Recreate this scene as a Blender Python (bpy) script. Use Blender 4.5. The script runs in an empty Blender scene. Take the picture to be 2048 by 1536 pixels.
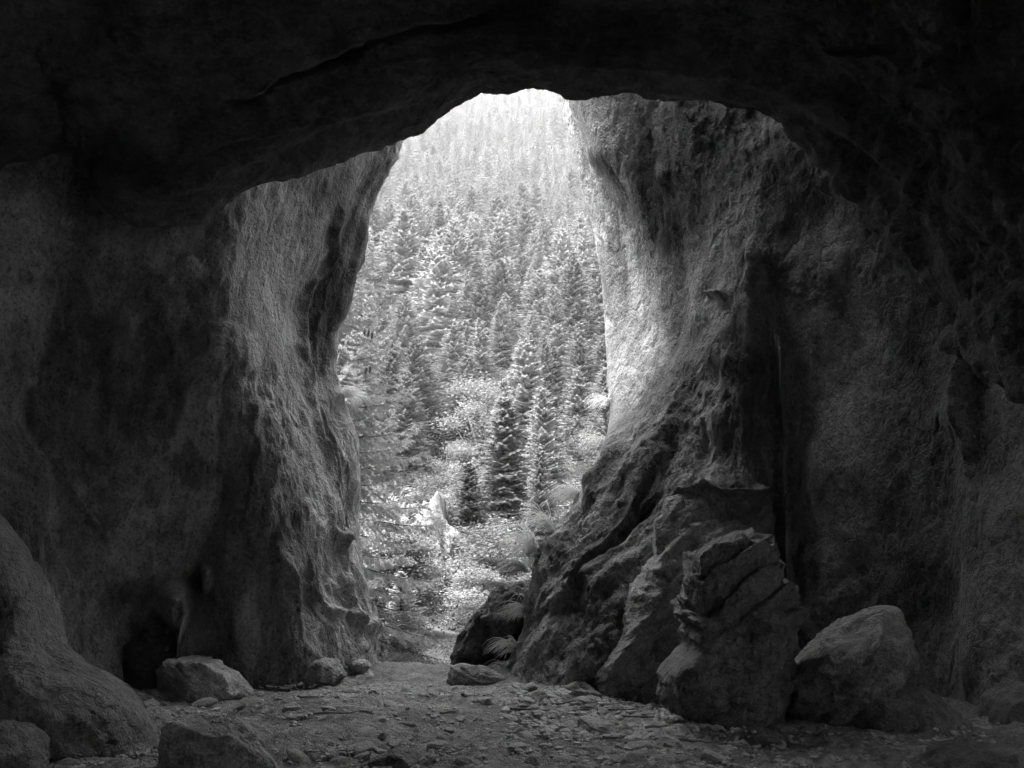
import bpy, math, random
import numpy as np
from math import radians as R

# ---------------------------------------------------------------- camera, world, sun
S = bpy.context.scene
C = S.collection
FPX = 1774.0                      # focal length in pixels of the 2048 px wide photograph
PITCH = R(11.5)
CAMZ = 1.25
cd = bpy.data.cameras.new('camera'); cam = bpy.data.objects.new('camera', cd); C.objects.link(cam)
cam.location = (0, 0, CAMZ); cam.rotation_euler = (R(90) + PITCH, 0, 0)
cd.sensor_width = 36; cd.lens = 36 * FPX / 2048; cd.clip_end = 5000; cd.clip_start = 0.05
S.camera = cam
SUN = np.array([-0.44, -0.22, 0.86]); SUN /= np.linalg.norm(SUN)
w = bpy.data.worlds.new('World'); S.world = w; w.use_nodes = True
nt = w.node_tree; bg = nt.nodes['Background']
sky = nt.nodes.new('ShaderNodeTexSky'); sky.sky_type = 'NISHITA'; sky.sun_disc = False
sky.sun_elevation = math.asin(SUN[2]); sky.sun_rotation = math.atan2(SUN[0], SUN[1])
bw = nt.nodes.new('ShaderNodeRGBToBW')          # the photograph is monochrome
nt.links.new(sky.outputs[0], bw.inputs[0]); nt.links.new(bw.outputs[0], bg.inputs[0])
bg.inputs[1].default_value = 0.15
ld = bpy.data.lights.new('sun', 'SUN'); ld.energy = 1.5; ld.angle = R(14); ld.color = (1, 1, 1)
sun = bpy.data.objects.new('sun', ld); C.objects.link(sun)
from mathutils import Vector, Matrix
sun.rotation_euler = Vector(SUN).to_track_quat('Z', 'Y').to_euler()
S.view_settings.view_transform = 'Standard'; S.view_settings.look = 'None'
S.view_settings.gamma = 1; S.view_settings.exposure = 4.45
S.cycles.use_denoising = True
S.cycles.max_bounces = 10; S.cycles.diffuse_bounces = 3; S.cycles.volume_bounces = 1
S.cycles.transparent_max_bounces = 8
S.cycles.sample_clamp_indirect = 6

# ---------------------------------------------------------------- helpers
rng = np.random.default_rng(7); random.seed(7)
cp, sp_ = math.cos(PITCH), math.sin(PITCH)

def P(px, py, d):
    """point at world depth y=d on the sight line of a photo pixel"""
    px, py, d = np.broadcast_arrays(np.asarray(px, float), np.asarray(py, float), np.asarray(d, float))
    a = px - 1024; b = 768 - py
    y = FPX * cp - b * sp_; z = FPX * sp_ + b * cp
    k = d / y
    return np.stack([a * k, d + 0 * k, z * k + CAMZ], -1)

def proj(V):
    x, y, z = V[..., 0], V[..., 1], V[..., 2] - CAMZ
    f = np.maximum(y * cp + z * sp_, 0.05); u = -y * sp_ + z * cp
    return 1024 + FPX * x / f, 768 - FPX * u / f

def _hash(ix, iy, iz, s):
    h = (ix * 374761393 + iy * 668265263 + iz * 2147483647 + s * 974634777) & 0xFFFFFFFF
    h = ((h ^ (h >> 13)) * 1274126177) & 0xFFFFFFFF
    h = ((h ^ (h >> 16)) * 2246822519) & 0xFFFFFFFF
    return ((h ^ (h >> 15)) & 0xFFFF) / 32767.5 - 1.0

def noise(V, seed=0):
    I = np.floor(V).astype(np.int64); F = V - I
    U = F * F * F * (F * (F * 6 - 15) + 10)
    x, y, z = I[..., 0], I[..., 1], I[..., 2]
    u, v, w_ = U[..., 0], U[..., 1], U[..., 2]
    def h(a, b, c): return _hash(x + a, y + b, z + c, seed)
    x00 = h(0,0,0) * (1-u) + h(1,0,0) * u; x10 = h(0,1,0) * (1-u) + h(1,1,0) * u
    x01 = h(0,0,1) * (1-u) + h(1,0,1) * u; x11 = h(0,1,1) * (1-u) + h(1,1,1) * u
    return (x00 * (1-v) + x10 * v) * (1-w_) + (x01 * (1-v) + x11 * v) * w_

ROT = np.array([[0.36, 0.48, -0.8], [-0.8, 0.6, 0.0], [0.48, 0.64, 0.6]])
def fbm(V, octv=4, seed=0, gain=0.5):
    s = 0; a = 1.0; t = 0; W = np.asarray(V, float)
    for o in range(octv):
        s = s + a * noise(W, seed + o * 17); t += a; a *= gain; W = W @ ROT.T * 2.03 + 5.1
    return s / t * 1.6
def ridged(V, octv=4, seed=0, gain=0.55):
    s = 0; a = 1.0; t = 0; W = np.asarray(V, float)
    for o in range(octv):
        s = s + a * (1 - np.abs(noise(W, seed + o * 17)) * 2); t += a; a *= gain; W = W @ ROT.T * 2.03 + 5.1
    return s / t

def sstep(a, b, x):
    t = np.clip((x - a) / (b - a), 0, 1); return t * t * (3 - 2 * t)

def terr(x, n, w=0.22):
    y = x * n; f = y - np.floor(y); return (np.floor(y) + sstep(0.5 - w, 0.5 + w, f)) / n
def setmesh(name, V, F, smooth=True, mat=None, tone=None):
    """V (n,3), F (m,k) -> mesh datablock"""
    V = np.asarray(V, np.float32); F = np.asarray(F, np.int32)
    me = bpy.data.meshes.new(name); k = F.shape[1]; m = len(F)
    me.vertices.add(len(V)); me.vertices.foreach_set('co', V.ravel())
    me.loops.add(m * k); me.loops.foreach_set('vertex_index', F.ravel())
    me.polygons.add(m); me.polygons.foreach_set('loop_start', np.arange(0, m * k, k, dtype=np.int32))
    try: me.polygons.foreach_set('loop_total', np.full(m, k, np.int32))
    except Exception: pass
    me.update(calc_edges=True)
    me.polygons.foreach_set('use_smooth', np.full(m, smooth, bool))
    if tone is not None:
        at = me.attributes.new('tone', 'FLOAT', 'POINT'); at.data.foreach_set('value', np.asarray(tone, np.float32))
    if mat: me.materials.append(mat)
    me.update()
    return me

def link(name, me, parent=None, loc=None, rot=None, scale=None):
    o = bpy.data.objects.new(name, me); C.objects.link(o)
    if parent: o.parent = parent
    if loc is not None: o.location = loc
    if rot is not None: o.rotation_euler = rot
    if scale is not None: o.scale = scale if hasattr(scale, '__len__') else (scale,) * 3
    return o
def tag(o, label=None, cat=None, group=None, kind=None):
    if label: o['label'] = label
    if cat: o['category'] = cat
    if group: o['group'] = group
    if kind: o['kind'] = kind
    return o

# ---------------------------------------------------------------- materials (all grey: a monochrome photograph)
def rock_mat(name, lo, hi, bump=0.5, streak=(1, 1, 1), scale=1.0, rough=0.95, speck=0.0, wet=0.0, tone=True, spec=0.25):
    m = bpy.data.materials.new(name); m.use_nodes = True; t = m.node_tree; N = t.nodes; L = t.links
    b = N['Principled BSDF']; b.inputs['Roughness'].default_value = rough
    b.inputs['Specular IOR Level'].default_value = spec
    tc = N.new('ShaderNodeTexCoord'); mp = N.new('ShaderNodeMapping'); mp.inputs['Scale'].default_value = streak
    L.new(tc.outputs['Object'], mp.inputs[0])
    def nz(sc, det=6, src=None, rg=0.6):
        n = N.new('ShaderNodeTexNoise'); n.inputs['Scale'].default_value = sc * scale
        n.inputs['Detail'].default_value = det; n.inputs['Roughness'].default_value = rg
        L.new((src or mp).outputs[0] if src is not tc else tc.outputs['Object'], n.inputs['Vector']); return n
    n1 = nz(1.7, 8, tc); n2 = nz(9, 6); n3 = nz(34, 5); n4 = nz(90, 3)
    def math_(op, a, b2):
        q = N.new('ShaderNodeMath'); q.operation = op
        for i, v in enumerate((a, b2)):
            if isinstance(v, (int, float)): q.inputs[i].default_value = v
            else: L.new(v, q.inputs[i])
        return q.outputs[0]
    s = math_('ADD', math_('MULTIPLY', n1.outputs[0], 0.5), math_('MULTIPLY', n2.outputs[0], 0.35))
    s = math_('ADD', s, math_('MULTIPLY', n3.outputs[0], 0.3))
    rp = N.new('ShaderNodeMapRange'); rp.inputs['From Min'].default_value = 0.46; rp.inputs['From Max'].default_value = 0.68
    rp.inputs['To Min'].default_value = lo; rp.inputs['To Max'].default_value = hi
    L.new(s, rp.inputs[0]); col = rp.outputs[0]
    if speck:
        sp = N.new('ShaderNodeMapRange'); sp.inputs['From Min'].default_value = 0.36; sp.inputs['From Max'].default_value = 0.46
        sp.inputs['To Min'].default_value = 1 - speck; L.new(n3.outputs[0], sp.inputs[0])
        col = math_('MULTIPLY', col, sp.outputs[0])
    if tone:
        at = N.new('ShaderNodeAttribute'); at.attribute_name = 'tone'
        col = math_('MULTIPLY', col, at.outputs['Fac'])
    cc = N.new('ShaderNodeCombineColor')
    for i in range(3): L.new(col, cc.inputs[i])
    L.new(cc.outputs[0], b.inputs['Base Color'])
    h = math_('ADD', math_('MULTIPLY', n2.outputs[0], 0.045), math_('MULTIPLY', n3.outputs[0], 0.022))
    h = math_('ADD', h, math_('MULTIPLY', n4.outputs[0], 0.009))
    wn = N.new('ShaderNodeTexNoise'); wn.inputs['Scale'].default_value = 2.2 * scale; wn.inputs['Detail'].default_value = 5; L.new(mp.outputs[0], wn.inputs['Vector'])
    va = N.new('ShaderNodeVectorMath'); va.operation = 'MULTIPLY_ADD'; va.inputs[1].default_value = (0.5 / scale,) * 3
    L.new(wn.outputs['Color'], va.inputs[0]); L.new(mp.outputs[0], va.inputs[2])
    for sc_, am in ((2.0, 0.030), (9.0, 0.008)):
        vo = N.new('ShaderNodeTexVoronoi'); vo.feature = 'DISTANCE_TO_EDGE'; vo.inputs['Scale'].default_value = sc_ * scale
        L.new(va.outputs[0], vo.inputs['Vector']); cl_ = math_('MINIMUM', math_('MULTIPLY', vo.outputs['Distance'], 9.0), 1.0)
        msk = N.new('ShaderNodeMapRange'); msk.inputs['From Min'].default_value = 0.48; msk.inputs['From Max'].default_value = 0.6; L.new(n1.outputs[0], msk.inputs[0])
        h = math_('ADD', h, math_('MULTIPLY', math_('MULTIPLY', cl_, am / scale ** 0.5), msk.outputs[0] if sc_ < 5 else 1.0))
    bp = N.new('ShaderNodeBump'); bp.inputs['Strength'].default_value = bump; bp.inputs['Distance'].default_value = 1.0 / scale ** 0.5
    L.new(h, bp.inputs['Height']); L.new(bp.outputs[0], b.inputs['Normal'])
    if wet:
        b.inputs['Roughness'].default_value = 0.5
    return m

def plain_mat(name, v, var=0.3, rough=0.9, trans=0.0, objvar=0.0, nscale=3.0, spec=0.04):
    m = bpy.data.materials.new(name); m.use_nodes = True; t = m.node_tree; N = t.nodes; L = t.links
    b = N['Principled BSDF']; b.inputs['Roughness'].default_value = rough; b.inputs['Specular IOR Level'].default_value = spec
    tc = N.new('ShaderNodeTexCoord'); n = N.new('ShaderNodeTexNoise'); n.inputs['Scale'].default_value = nscale
    n.inputs['Detail'].default_value = 4; L.new(tc.outputs['Object'], n.inputs['Vector'])
    rp = N.new('ShaderNodeMapRange'); rp.inputs['From Min'].default_value = 0.3; rp.inputs['From Max'].default_value = 0.7
    rp.inputs['To Min'].default_value = v * (1 - var); rp.inputs['To Max'].default_value = v * (1 + var); L.new(n.outputs[0], rp.inputs[0])
    o = rp.outputs[0]
    if objvar:
        oi = N.new('ShaderNodeObjectInfo'); r2 = N.new('ShaderNodeMapRange')
        r2.inputs['To Min'].default_value = 1 - objvar; r2.inputs['To Max'].default_value = 1 + objvar
        L.new(oi.outputs['Random'], r2.inputs[0]); q = N.new('ShaderNodeMath'); q.operation = 'MULTIPLY'
        L.new(o, q.inputs[0]); L.new(r2.outputs[0], q.inputs[1]); o = q.outputs[0]
    cc = N.new('ShaderNodeCombineColor')
    for i in range(3): L.new(o, cc.inputs[i])
    L.new(cc.outputs[0], b.inputs['Base Color'])
    if trans:
        tr = N.new('ShaderNodeBsdfTranslucent'); L.new(cc.outputs[0], tr.inputs[0])
        mx = N.new('ShaderNodeMixShader'); mx.inputs[0].default_value = trans
        L.new(b.outputs[0], mx.inputs[1]); L.new(tr.outputs[0], mx.inputs[2]); L.new(mx.outputs[0], N['Material Output'].inputs[0])
    return m

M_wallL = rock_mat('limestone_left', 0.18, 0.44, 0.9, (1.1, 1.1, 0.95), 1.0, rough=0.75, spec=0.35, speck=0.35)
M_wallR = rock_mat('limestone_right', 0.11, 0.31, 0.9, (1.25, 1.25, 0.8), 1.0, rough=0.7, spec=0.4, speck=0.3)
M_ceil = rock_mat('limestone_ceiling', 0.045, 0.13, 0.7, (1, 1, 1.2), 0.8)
M_floor = rock_mat('cave_dirt', 0.14, 0.44, 1.3, (1, 1, 1), 2.2, rough=0.65, spec=0.4, speck=0.4)
M_bould = rock_mat('boulder_rock', 0.10, 0.34, 1.0, (1, 1, 1), 1.6, rough=0.55, spec=0.45, speck=0.2)
M_hill = plain_mat('forest_floor', 0.045, 0.6, nscale=0.4)
M_needle = plain_mat('spruce_needles', 0.15, 0.35, trans=0.35, objvar=0.4, nscale=0.6)
M_needle_near = plain_mat('near_spruce_needles', 0.36, 0.35, trans=0.35, nscale=3)
M_leaf = plain_mat('broad_leaves', 0.15, 0.35, trans=0.4, objvar=0.3, nscale=1.5)
M_far = plain_mat('far_spruce_needles', 0.16, 0.55, trans=0.3, nscale=0.11)
M_under = plain_mat('undergrowth_leaves', 0.05, 0.5, trans=0.3, nscale=0.7)
M_bark = plain_mat('bark', 0.09, 0.4, objvar=0.4, nscale=4)
M_grass = plain_mat('grass_blades', 0.72, 0.3, trans=0.45, nscale=6)
M_fern = plain_mat('fern_leaves', 0.30, 0.25, trans=0.45, nscale=6)
M_soil = rock_mat('dark_mossy_soil', 0.03, 0.12, 1.0, (1, 1, 1), 2.5, tone=False)
M_stone = rock_mat('small_stones', 0.14, 0.58, 0.6, (1, 1, 1), 4.0, rough=0.5, spec=0.45, tone=False)
M_wood = plain_mat('dead_wood', 0.2, 0.4, nscale=9)
M_snag = plain_mat('bleached_wood', 0.2, 0.2, nscale=3)
M_cone = plain_mat('spruce_cones', 0.10, 0.4, nscale=20)

# ---------------------------------------------------------------- rock sheets
def catmull(ctrl, t):
    """ctrl (rows, n, 3), t (m,) in [0,n-1] -> (rows, m, 3)"""
    n = ctrl.shape[1]; i = np.clip(np.floor(t).astype(int), 0, n - 2); f = (t - i)[None, :, None]
    g = lambda k: ctrl[:, np.clip(k, 0, n - 1)]
    p0, p1, p2, p3 = g(i - 1), g(i), g(i + 1), g(i + 2)
    return 0.5 * (2 * p1 + (p2 - p0) * f + (2 * p0 - 5 * p1 + 4 * p2 - p3) * f ** 2 + (3 * p1 - p0 - 3 * p2 + p3) * f ** 3)

def smooth_interp(x, xs, ys, r=25):
    xs = np.asarray(xs, float); ys = np.asarray(ys, float)
    return sum(np.interp(x + o, xs, ys) * k for o, k in ((-r, .15), (-r/2, .2), (0, .3), (r/2, .2), (r, .15)))

def grid_faces(nr, nc):
    a = np.arange(nr * nc).reshape(nr, nc)
    return np.stack([a[:-1, :-1], a[:-1, 1:], a[1:, 1:], a[1:, :-1]], -1).reshape(-1, 4)

def grid_normals(G):
    du = np.gradient(G, axis=1); dv = np.gradient(G, axis=0)
    n = np.cross(du, dv); n /= np.linalg.norm(n, axis=-1, keepdims=True) + 1e-9
    return n

def xy(tab): return [(b, a) for a, b in tab]
def dist_poly(px, py, pts):
    """signed distance (positive to the right of travel) and absolute distance to a polyline, in photo pixels"""
    best = np.full(px.shape, 1e9); sg = np.zeros(px.shape); al = np.zeros(px.shape)
    tot = sum(math.hypot(b[0] - a[0], b[1] - a[1]) for a, b in zip(pts[:-1], pts[1:])); run = 0
    for (x0, y0), (x1, y1) in zip(pts[:-1], pts[1:]):
        dx, dy = x1 - x0, y1 - y0; L2 = dx * dx + dy * dy + 1e-9
        t = np.clip(((px - x0) * dx + (py - y0) * dy) / L2, 0, 1)
        d = np.hypot(px - x0 - t * dx, py - y0 - t * dy)
        c = np.where((px - x0) * (-dy) + (py - y0) * dx > 0, 1.0, -1.0)
        m = d < best; best = np.where(m, d, best); sg = np.where(m, c, sg)
        al = np.where(m, run + t * math.sqrt(L2), al); run += math.sqrt(L2)
    return best, sg, sstep(0, min(70, tot / 3), np.minimum(al, tot - al))

def features(G, N, feats):
    """cracks, ledges and hollows of the rock: ('g', pts, width, depth) groove; ('s', pts, reach, height) ledge on the right side; ('h', x, y, rx, ry, depth) hollow"""
    px, py = proj(G); vis = G[..., 1] > 3
    wob = fbm(G * 2.5, 3, 91) * 9
    out = np.zeros(px.shape)
    for f in feats:
        if f[0] == 'g':
            d, _, tp = dist_poly(px + wob, py + wob, f[1]); out -= f[3] * np.exp(-(d / f[2]) ** 2) * (0.3 + 0.7 * tp)
        elif f[0] == 's':
            d, s, tp = dist_poly(px + wob, py + wob, f[1]); out += f[3] * np.exp(-d / f[2]) * sstep(-4, 3, d * s) * tp
        else:
            q = np.hypot((px + wob * 1.5 - f[1]) / f[3], (py + wob * 1.5 - f[2]) / f[4]); out -= f[5] * (1 - sstep(0.55, 1.25, q))
    return out * vis

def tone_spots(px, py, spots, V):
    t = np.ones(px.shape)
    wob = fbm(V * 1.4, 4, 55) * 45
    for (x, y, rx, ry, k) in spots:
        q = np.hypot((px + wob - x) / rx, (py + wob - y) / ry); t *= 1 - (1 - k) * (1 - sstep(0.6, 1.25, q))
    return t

NR = 430
pyrow = np.concatenate([np.linspace(-950, 120, 70, endpoint=False), np.linspace(120, 1420, NR - 90, endpoint=False), np.linspace(1420, 1700, 20)])

def wall(cols, counts, feats, spots, mat, name, flip, seed, amp, streakdir=(0, 0, 1), outer=None, edge=None):
    ctrl = []
    zrow = P(1024, pyrow, 10)[:, 2]
    for c in cols:
        if c[0] == 'w': ctrl.append(np.stack([np.full_like(zrow, c[1]), np.full_like(zrow, c[2]), zrow * c[3] if len(c) > 3 else zrow], -1))
        else:
            px = smooth_interp(pyrow, [q[0] for q in c[1]], [q[1] for q in c[1]], 14)
            d = smooth_interp(pyrow, [q[0] for q in c[2]], [q[1] for q in c[2]], 40)
            ctrl.append(P(px, pyrow, d))
    ctrl = np.stack(ctrl, 1)
    t = np.concatenate([i + np.arange(n) / n for i, n in enumerate(counts)] + [[len(counts)]])
    G = catmull(ctrl, t)
    N = grid_normals(G) * (-1 if flip else 1)
    px, py = proj(G)
    st = np.array(streakdir, float)
    V = G.copy(); chip = 0.25 + 0.9 * sstep(-0.2, 0.4, fbm(G * 0.5 + 3, 2, seed + 41))
    if outer is not None: chip = chip * outer(px, py, G) ** 2
    # large swell, vertical flutes, mid relief, fine relief
    d = fbm(G * 0.55, 3, seed) * 0.16 * amp
    W = G @ (np.eye(3) - 0.6 * np.outer(st, st) / (st @ st))
    d += fbm(W * 1.6, 3, seed + 3) * 0.07 * amp
    d += fbm(W * 3.7, 4, seed + 5, 0.6) * 0.065 * amp * (0.4 + 0.9 * sstep(-0.3, 0.5, fbm(G * 0.7, 2, seed + 6)))
    pit = fbm(W * 8.0, 3, seed + 7); d -= sstep(0.35, 0.8, pit) * 0.012 * amp
    d += (terr(fbm(W * 1.3 + 7, 3, seed + 31) + 0.15 * fbm(G * 6, 2, seed + 33), 4.0) + 0.6 * terr(fbm(W * 3.1, 3, seed + 35), 3.0)) * 0.085 * amp * chip
    d += ridged(W * np.array([11, 11, 9.0]), 3, seed + 9, 0.6) * 0.011 * amp + ridged(G * 6.0, 2, seed + 11) * 0.008 * amp
    if outer is not None: d *= outer(px, py, G)
    if edge is not None:
        ed = np.abs(px - np.interp(py, [q[0] for q in edge], [q[1] for q in edge])); near = (1 - sstep(20, 130, ed)) * (py > 120)
        d *= 1 - 0.6 * near * (1 - 0.5 * sstep(750, 950, py))
    d += features(G, N, feats)
    V = G + N * d[..., None]
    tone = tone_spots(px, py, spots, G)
    stn = fbm(G * np.array([1.6, 1.6, 0.6]), 5, seed + 21)
    tone *= 1 - 0.45 * sstep(0.05, 0.4, stn)
    tone *= 1 - 0.35 * sstep(0.15, 0.35, fbm(G * np.array([4.5, 4.5, 2.2]), 4, seed + 23)) * sstep(-0.2, 0.3, fbm(G * 0.8, 2, seed + 25))
    tone *= 1 - 0.55 * (1 - sstep(3.0, 4.5, G[..., 1]))      # unseen inner rock darkened in colour to soak up bounced light
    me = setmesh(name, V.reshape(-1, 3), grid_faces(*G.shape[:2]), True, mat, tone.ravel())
    if not flip: me.flip_normals()
    return link(name, me), V

E_L = [(-950, 200), (-200, 700), (0, 835), (100, 845), (230, 812), (300, 790), (350, 772), (420, 745), (520, 718), (580, 700), (620, 690), (655, 670), (740, 668), (800, 680), (900, 695), (1000, 708), (1100, 722), (1200, 722), (1300, 732), (1380, 745), (1700, 790)]
G_L = [(-950, 160), (-200, 655), (0, 790), (100, 805), (250, 775), (330, 742), (400, 702), (500, 662), (560, 622), (620, 603), (700, 600), (800, 612), (900, 632), (1000, 648), (1100, 672), (1200, 700), (1300, 736), (1700, 770)]
B_L = [(-950, 80), (-200, 520), (0, 640), (100, 665), (250, 600), (400, 540), (550, 500), (650, 492), (750, 505), (900, 530), (1050, 550), (1200, 580), (1300, 600), (1380, 612), (1700, 640)]
def off(tab, k): return [(a, b + k) for a, b in tab]
def mid(t1, t2, f):
    ys = sorted(set(a for a, _ in t1) | set(a for a, _ in t2))
    return [(y, float(np.interp(y, [a for a, _ in t1], [b for _, b in t1]) * (1 - f) + np.interp(y, [a for a, _ in t2], [b for _, b in t2]) * f)) for y in ys]
colsL = [('w', 4, -27), ('w', -5, -27), ('w', -8, -16), ('w', -8.5, -3), ('w', -7.0, 5.0),
         ('p', [(0, -30)], [(0, 7.9), (800, 8.0), (1400, 7.7)]),
         ('p', [(0, 150)], [(0, 8.6), (800, 8.85), (1400, 8.8)]),
         ('p', [(0, 340)], [(0, 9.0), (500, 9.15), (1100, 9.3), (1300, 9.6)]),
         ('p', mid(B_L, [(0, 340)], 0.35), [(0, 9.4), (700, 9.42), (1300, 9.65)]),
         ('p', B_L, [(0, 9.9), (400, 9.9), (700, 9.72), (1100, 9.68), (1380, 9.75)]),
         ('p', mid(B_L, G_L, 0.55), [(0, 10.8), (400, 10.7), (700, 10.3), (1100, 10.2), (1380, 10.3)]),
         ('p', G_L, [(0, 11.6), (400, 11.4), (700, 11.1), (1100, 10.9), (1380, 10.8)]),
         ('p', mid(G_L, E_L, 0.6), [(0, 11.75), (400, 11.6), (700, 11.4), (1100, 11.3), (1380, 11.1)]),
         ('p', E_L, [(0, 12.1), (400, 11.9), (700, 11.8), (1100, 11.8), (1380, 11.5)]),
         ('p', off(E_L, -70), [(0, 13.2), (700, 13.0), (1380, 12.4)]),
         ('w', -5.5, 13.3), ('w', -16, 9), ('w', -40, 5)]
cntL = [6, 8, 10, 14, 22, 60, 64, 56, 44, 40, 46, 40, 40, 22, 8, 6, 4]
featL = [('g', xy(G_L[6:-1]), 9, 0.13), ('g', xy(off(G_L[10:17], 16)), 7, 0.08),
         
         ('g', [(70, 740), (90, 840), (110, 930), (160, 1010), (215, 1080)], 6, 0.12),
         ('h', 345, 1195, 48, 45, 0.5), ('h', 385, 1270, 45, 70, 0.6), ('h', 410, 1150, 14, 30, 0.35),
         ('s', [(300, 1180), (350, 1170), (380, 1150), (415, 1135)], 50, 0.10),
         ('g', [(640, 1185), (660, 1215), (700, 1230), (735, 1265), (750, 1290)], 7, 0.08),
         ('g', [(605, 700), (620, 800), (655, 900), (690, 960)], 7, 0.06),
         ('g', [(300, 430), (318, 480), (300, 530), (305, 570)], 5, 0.07),
         ('g', [(345, 540), (400, 530)], 8, 0.05), ('h', 375, 540, 28, 22, 0.08), ('h', 450, 700, 35, 60, 0.06),
         ('s', [(480, 1090), (500, 900), (505, 760)], 60, -0.06),
         ('g', [(560, 1090), (600, 1200), (610, 1290)], 8, 0.06), ('g', [(690, 1100), (660, 1080), (640, 1060), (640, 1010)], 7, 0.08)]
spotsL = [(690, 480, 60, 170, 0.42), (640, 640, 50, 60, 0.35), (640, 700, 40, 60, 0.5), (360, 800, 120, 260, 0.85), (220, 600, 100, 120, 0.9), (480, 950, 34, 170, 0.75), (100, 900, 150, 300, 0.8), (350, 1240, 120, 120, 0.5),  (650, 900, 26, 130, 0.7)]  # includes shade painted beside the pillar ridge and around the hollow
def outerL(px, py, G):
    k = np.ones(px.shape)
    g = np.interp(py, [a for a, _ in G_L], [b for _, b in G_L]); b = np.interp(py, [a for a, _ in B_L], [q for _, q in B_L])
    k = np.where(px > g, 1.25, k); smoothzone = sstep(b - 150, b + 20, px) * (px < g) * (1 - sstep(650, 800, py)); 
    return k * (1 - 0.55 * smoothzone)
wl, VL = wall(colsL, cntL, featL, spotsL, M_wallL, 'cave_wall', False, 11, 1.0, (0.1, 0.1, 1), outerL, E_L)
tag(wl, 'left cave wall with pale fluted pillar edge beside the opening', 'rock wall', kind='structure')

E_R = [(-950, 1750), (-200, 1215), (0, 1110), (100, 1104), (175, 1115), (310, 1145), (400, 1170), (470, 1190), (560, 1205), (650, 1212), (760, 1217), (820, 1225), (870, 1215), (950, 1175), (1010, 1140), (1070, 1100), (1130, 1078), (1200, 1075), (1260, 1080), (1300, 1062), (1350, 1046), (1400, 1035), (1700, 1000)]
K_R = [(-950, 1810), (-200, 1275), (0, 1160), (100, 1148), (200, 1175), (300, 1200), (400, 1255), (500, 1310), (600, 1345), (680, 1352), (760, 1335), (850, 1300), (950, 1245), (1070, 1170), (1200, 1110), (1350, 1080), (1700, 1040)]
colsR = [('w', -4, -26), ('w', 5, -27), ('w', 8, -16), ('w', 8.5, -3), ('w', 6.9, 4.6),
         ('p', [(0, 2090)], [(0, 7.0), (800, 7.2), (1400, 7.0)]),
         ('p', [(0, 1900)], [(0, 8.0), (800, 8.2), (1400, 8.0)]),
         ('p', [(0, 1720)], [(0, 8.7), (800, 8.9), (1400, 8.8)]),
         ('p', [(0, 1565)], [(0, 9.3), (800, 9.55), (1400, 9.3)]),
         ('p', [(0, 1500), (600, 1490), (1000, 1480)], [(0, 9.75), (560, 9.6), (700, 9.48), (850, 9.3), (1100, 9.0), (1400, 8.8)]),
         ('p', mid([(0, 1490)], K_R, 0.5), [(0, 10.3), (500, 10.1), (700, 9.8), (1100, 9.3), (1400, 9.1)]),
         ('p', K_R, [(0, 10.9), (500, 10.8), (700, 10.5), (850, 10.2), (1100, 9.8), (1400, 9.6)]),
         ('p', mid(K_R, E_R, 0.5), [(0, 11.4), (500, 11.4), (700, 11.3), (820, 10.9), (900, 10.5), (1100, 10.1), (1400, 9.9)]),
         ('p', E_R, [(0, 12.0), (500, 12.1), (760, 12.0), (850, 11.3), (950, 10.8), (1100, 10.5), (1400, 10.3)]),
         ('p', off(E_R, 60), [(0, 13.0), (500, 13.2), (760, 13.0), (900, 11.9), (1400, 11.2)]),
         ('w', 4.5, 14.0), ('w', 14, 15.5), ('w', 40, 15)]
cntR = [6, 8, 10, 14, 16, 50, 56, 56, 36, 44, 56, 48, 48, 24, 10, 6, 4]
featR = [('g', [(1535, 640), (1560, 800), (1562, 980), (1560, 1060), (1590, 1180), (1640, 1280)], 7, 0.24),
         ('g', [(1330, 985), (1370, 975), (1410, 965), (1440, 978), (1500, 975), (1560, 995)], 5, 0.15),
         ('s', [(1395, 760), (1435, 690), (1470, 630), (1490, 570), (1495, 450)], 110, -0.17),
         ('h', 1443, 592, 12, 7, 0.15), ('h', 1420, 588, 9, 5, 0.1), ('h', 1316, 345, 9, 18, 0.08),
         ('h', 1310, 900, 12, 26, 0.18),
         ('s', [(1150, 1130), (1220, 1060), (1270, 1000), (1320, 950)], 40, 0.16),
         ('s', [(1070, 1260), (1170, 1110), (1240, 1020), (1300, 900)], 30, 0.13),
         ('g', [(1100, 1190), (1180, 1120), (1260, 1050), (1300, 1010)], 20, 0.14),
         ('g', [(1165, 1190), (1230, 1130), (1290, 1080)], 18, 0.10),
         ('g', [(1150, 990), (1210, 930), (1260, 850)], 10, 0.08),
         ('s', [(1290, 1270), (1310, 1150), (1320, 1010), (1310, 950)], 40, -0.10),
         ('s', [(1200, 300), (1255, 400), (1320, 520)], 25, 0.06),
         ('g', [(1945, 700), (1960, 830), (1955, 950)], 8, 0.12), ('s', [(1855, 480), (1905, 620), (1950, 710), (1965, 800), (1955, 900)], 60, -0.15),
         ('h', 1640, 1190, 70, 90, 0.15), ('h', 1200, 1310, 70, 60, 0.15)]
spotsR = [(1470, 800, 90, 160, 0.7), (1330, 320, 90, 160, 0.8), (1520, 330, 90, 40, 0.65), (1640, 390, 120, 60, 0.6), (1900, 900, 150, 500, 0.6), (1750, 1150, 140, 160, 0.55), (1180, 1160, 90, 90, 0.6), (1200, 1290, 120, 70, 0.55), (1430, 1050, 60, 40, 0.7), (1325, 715, 34, 60, 1.5), (1980, 300, 300, 400, 0.5)]  # some spots paint shade in the recess and deep right side, one a sunlit patch
def outerR(px, py, G):
    k = np.interp(py, [a for a, _ in K_R], [b for _, b in K_R])
    lower = sstep(650, 1000, py) * (1 - sstep(1480, 1700, px))
    return 0.62 - 0.2 * (1 - sstep(450, 750, py)) * (1 - sstep(1250, 1550, px)) + 0.6 * lower
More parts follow.
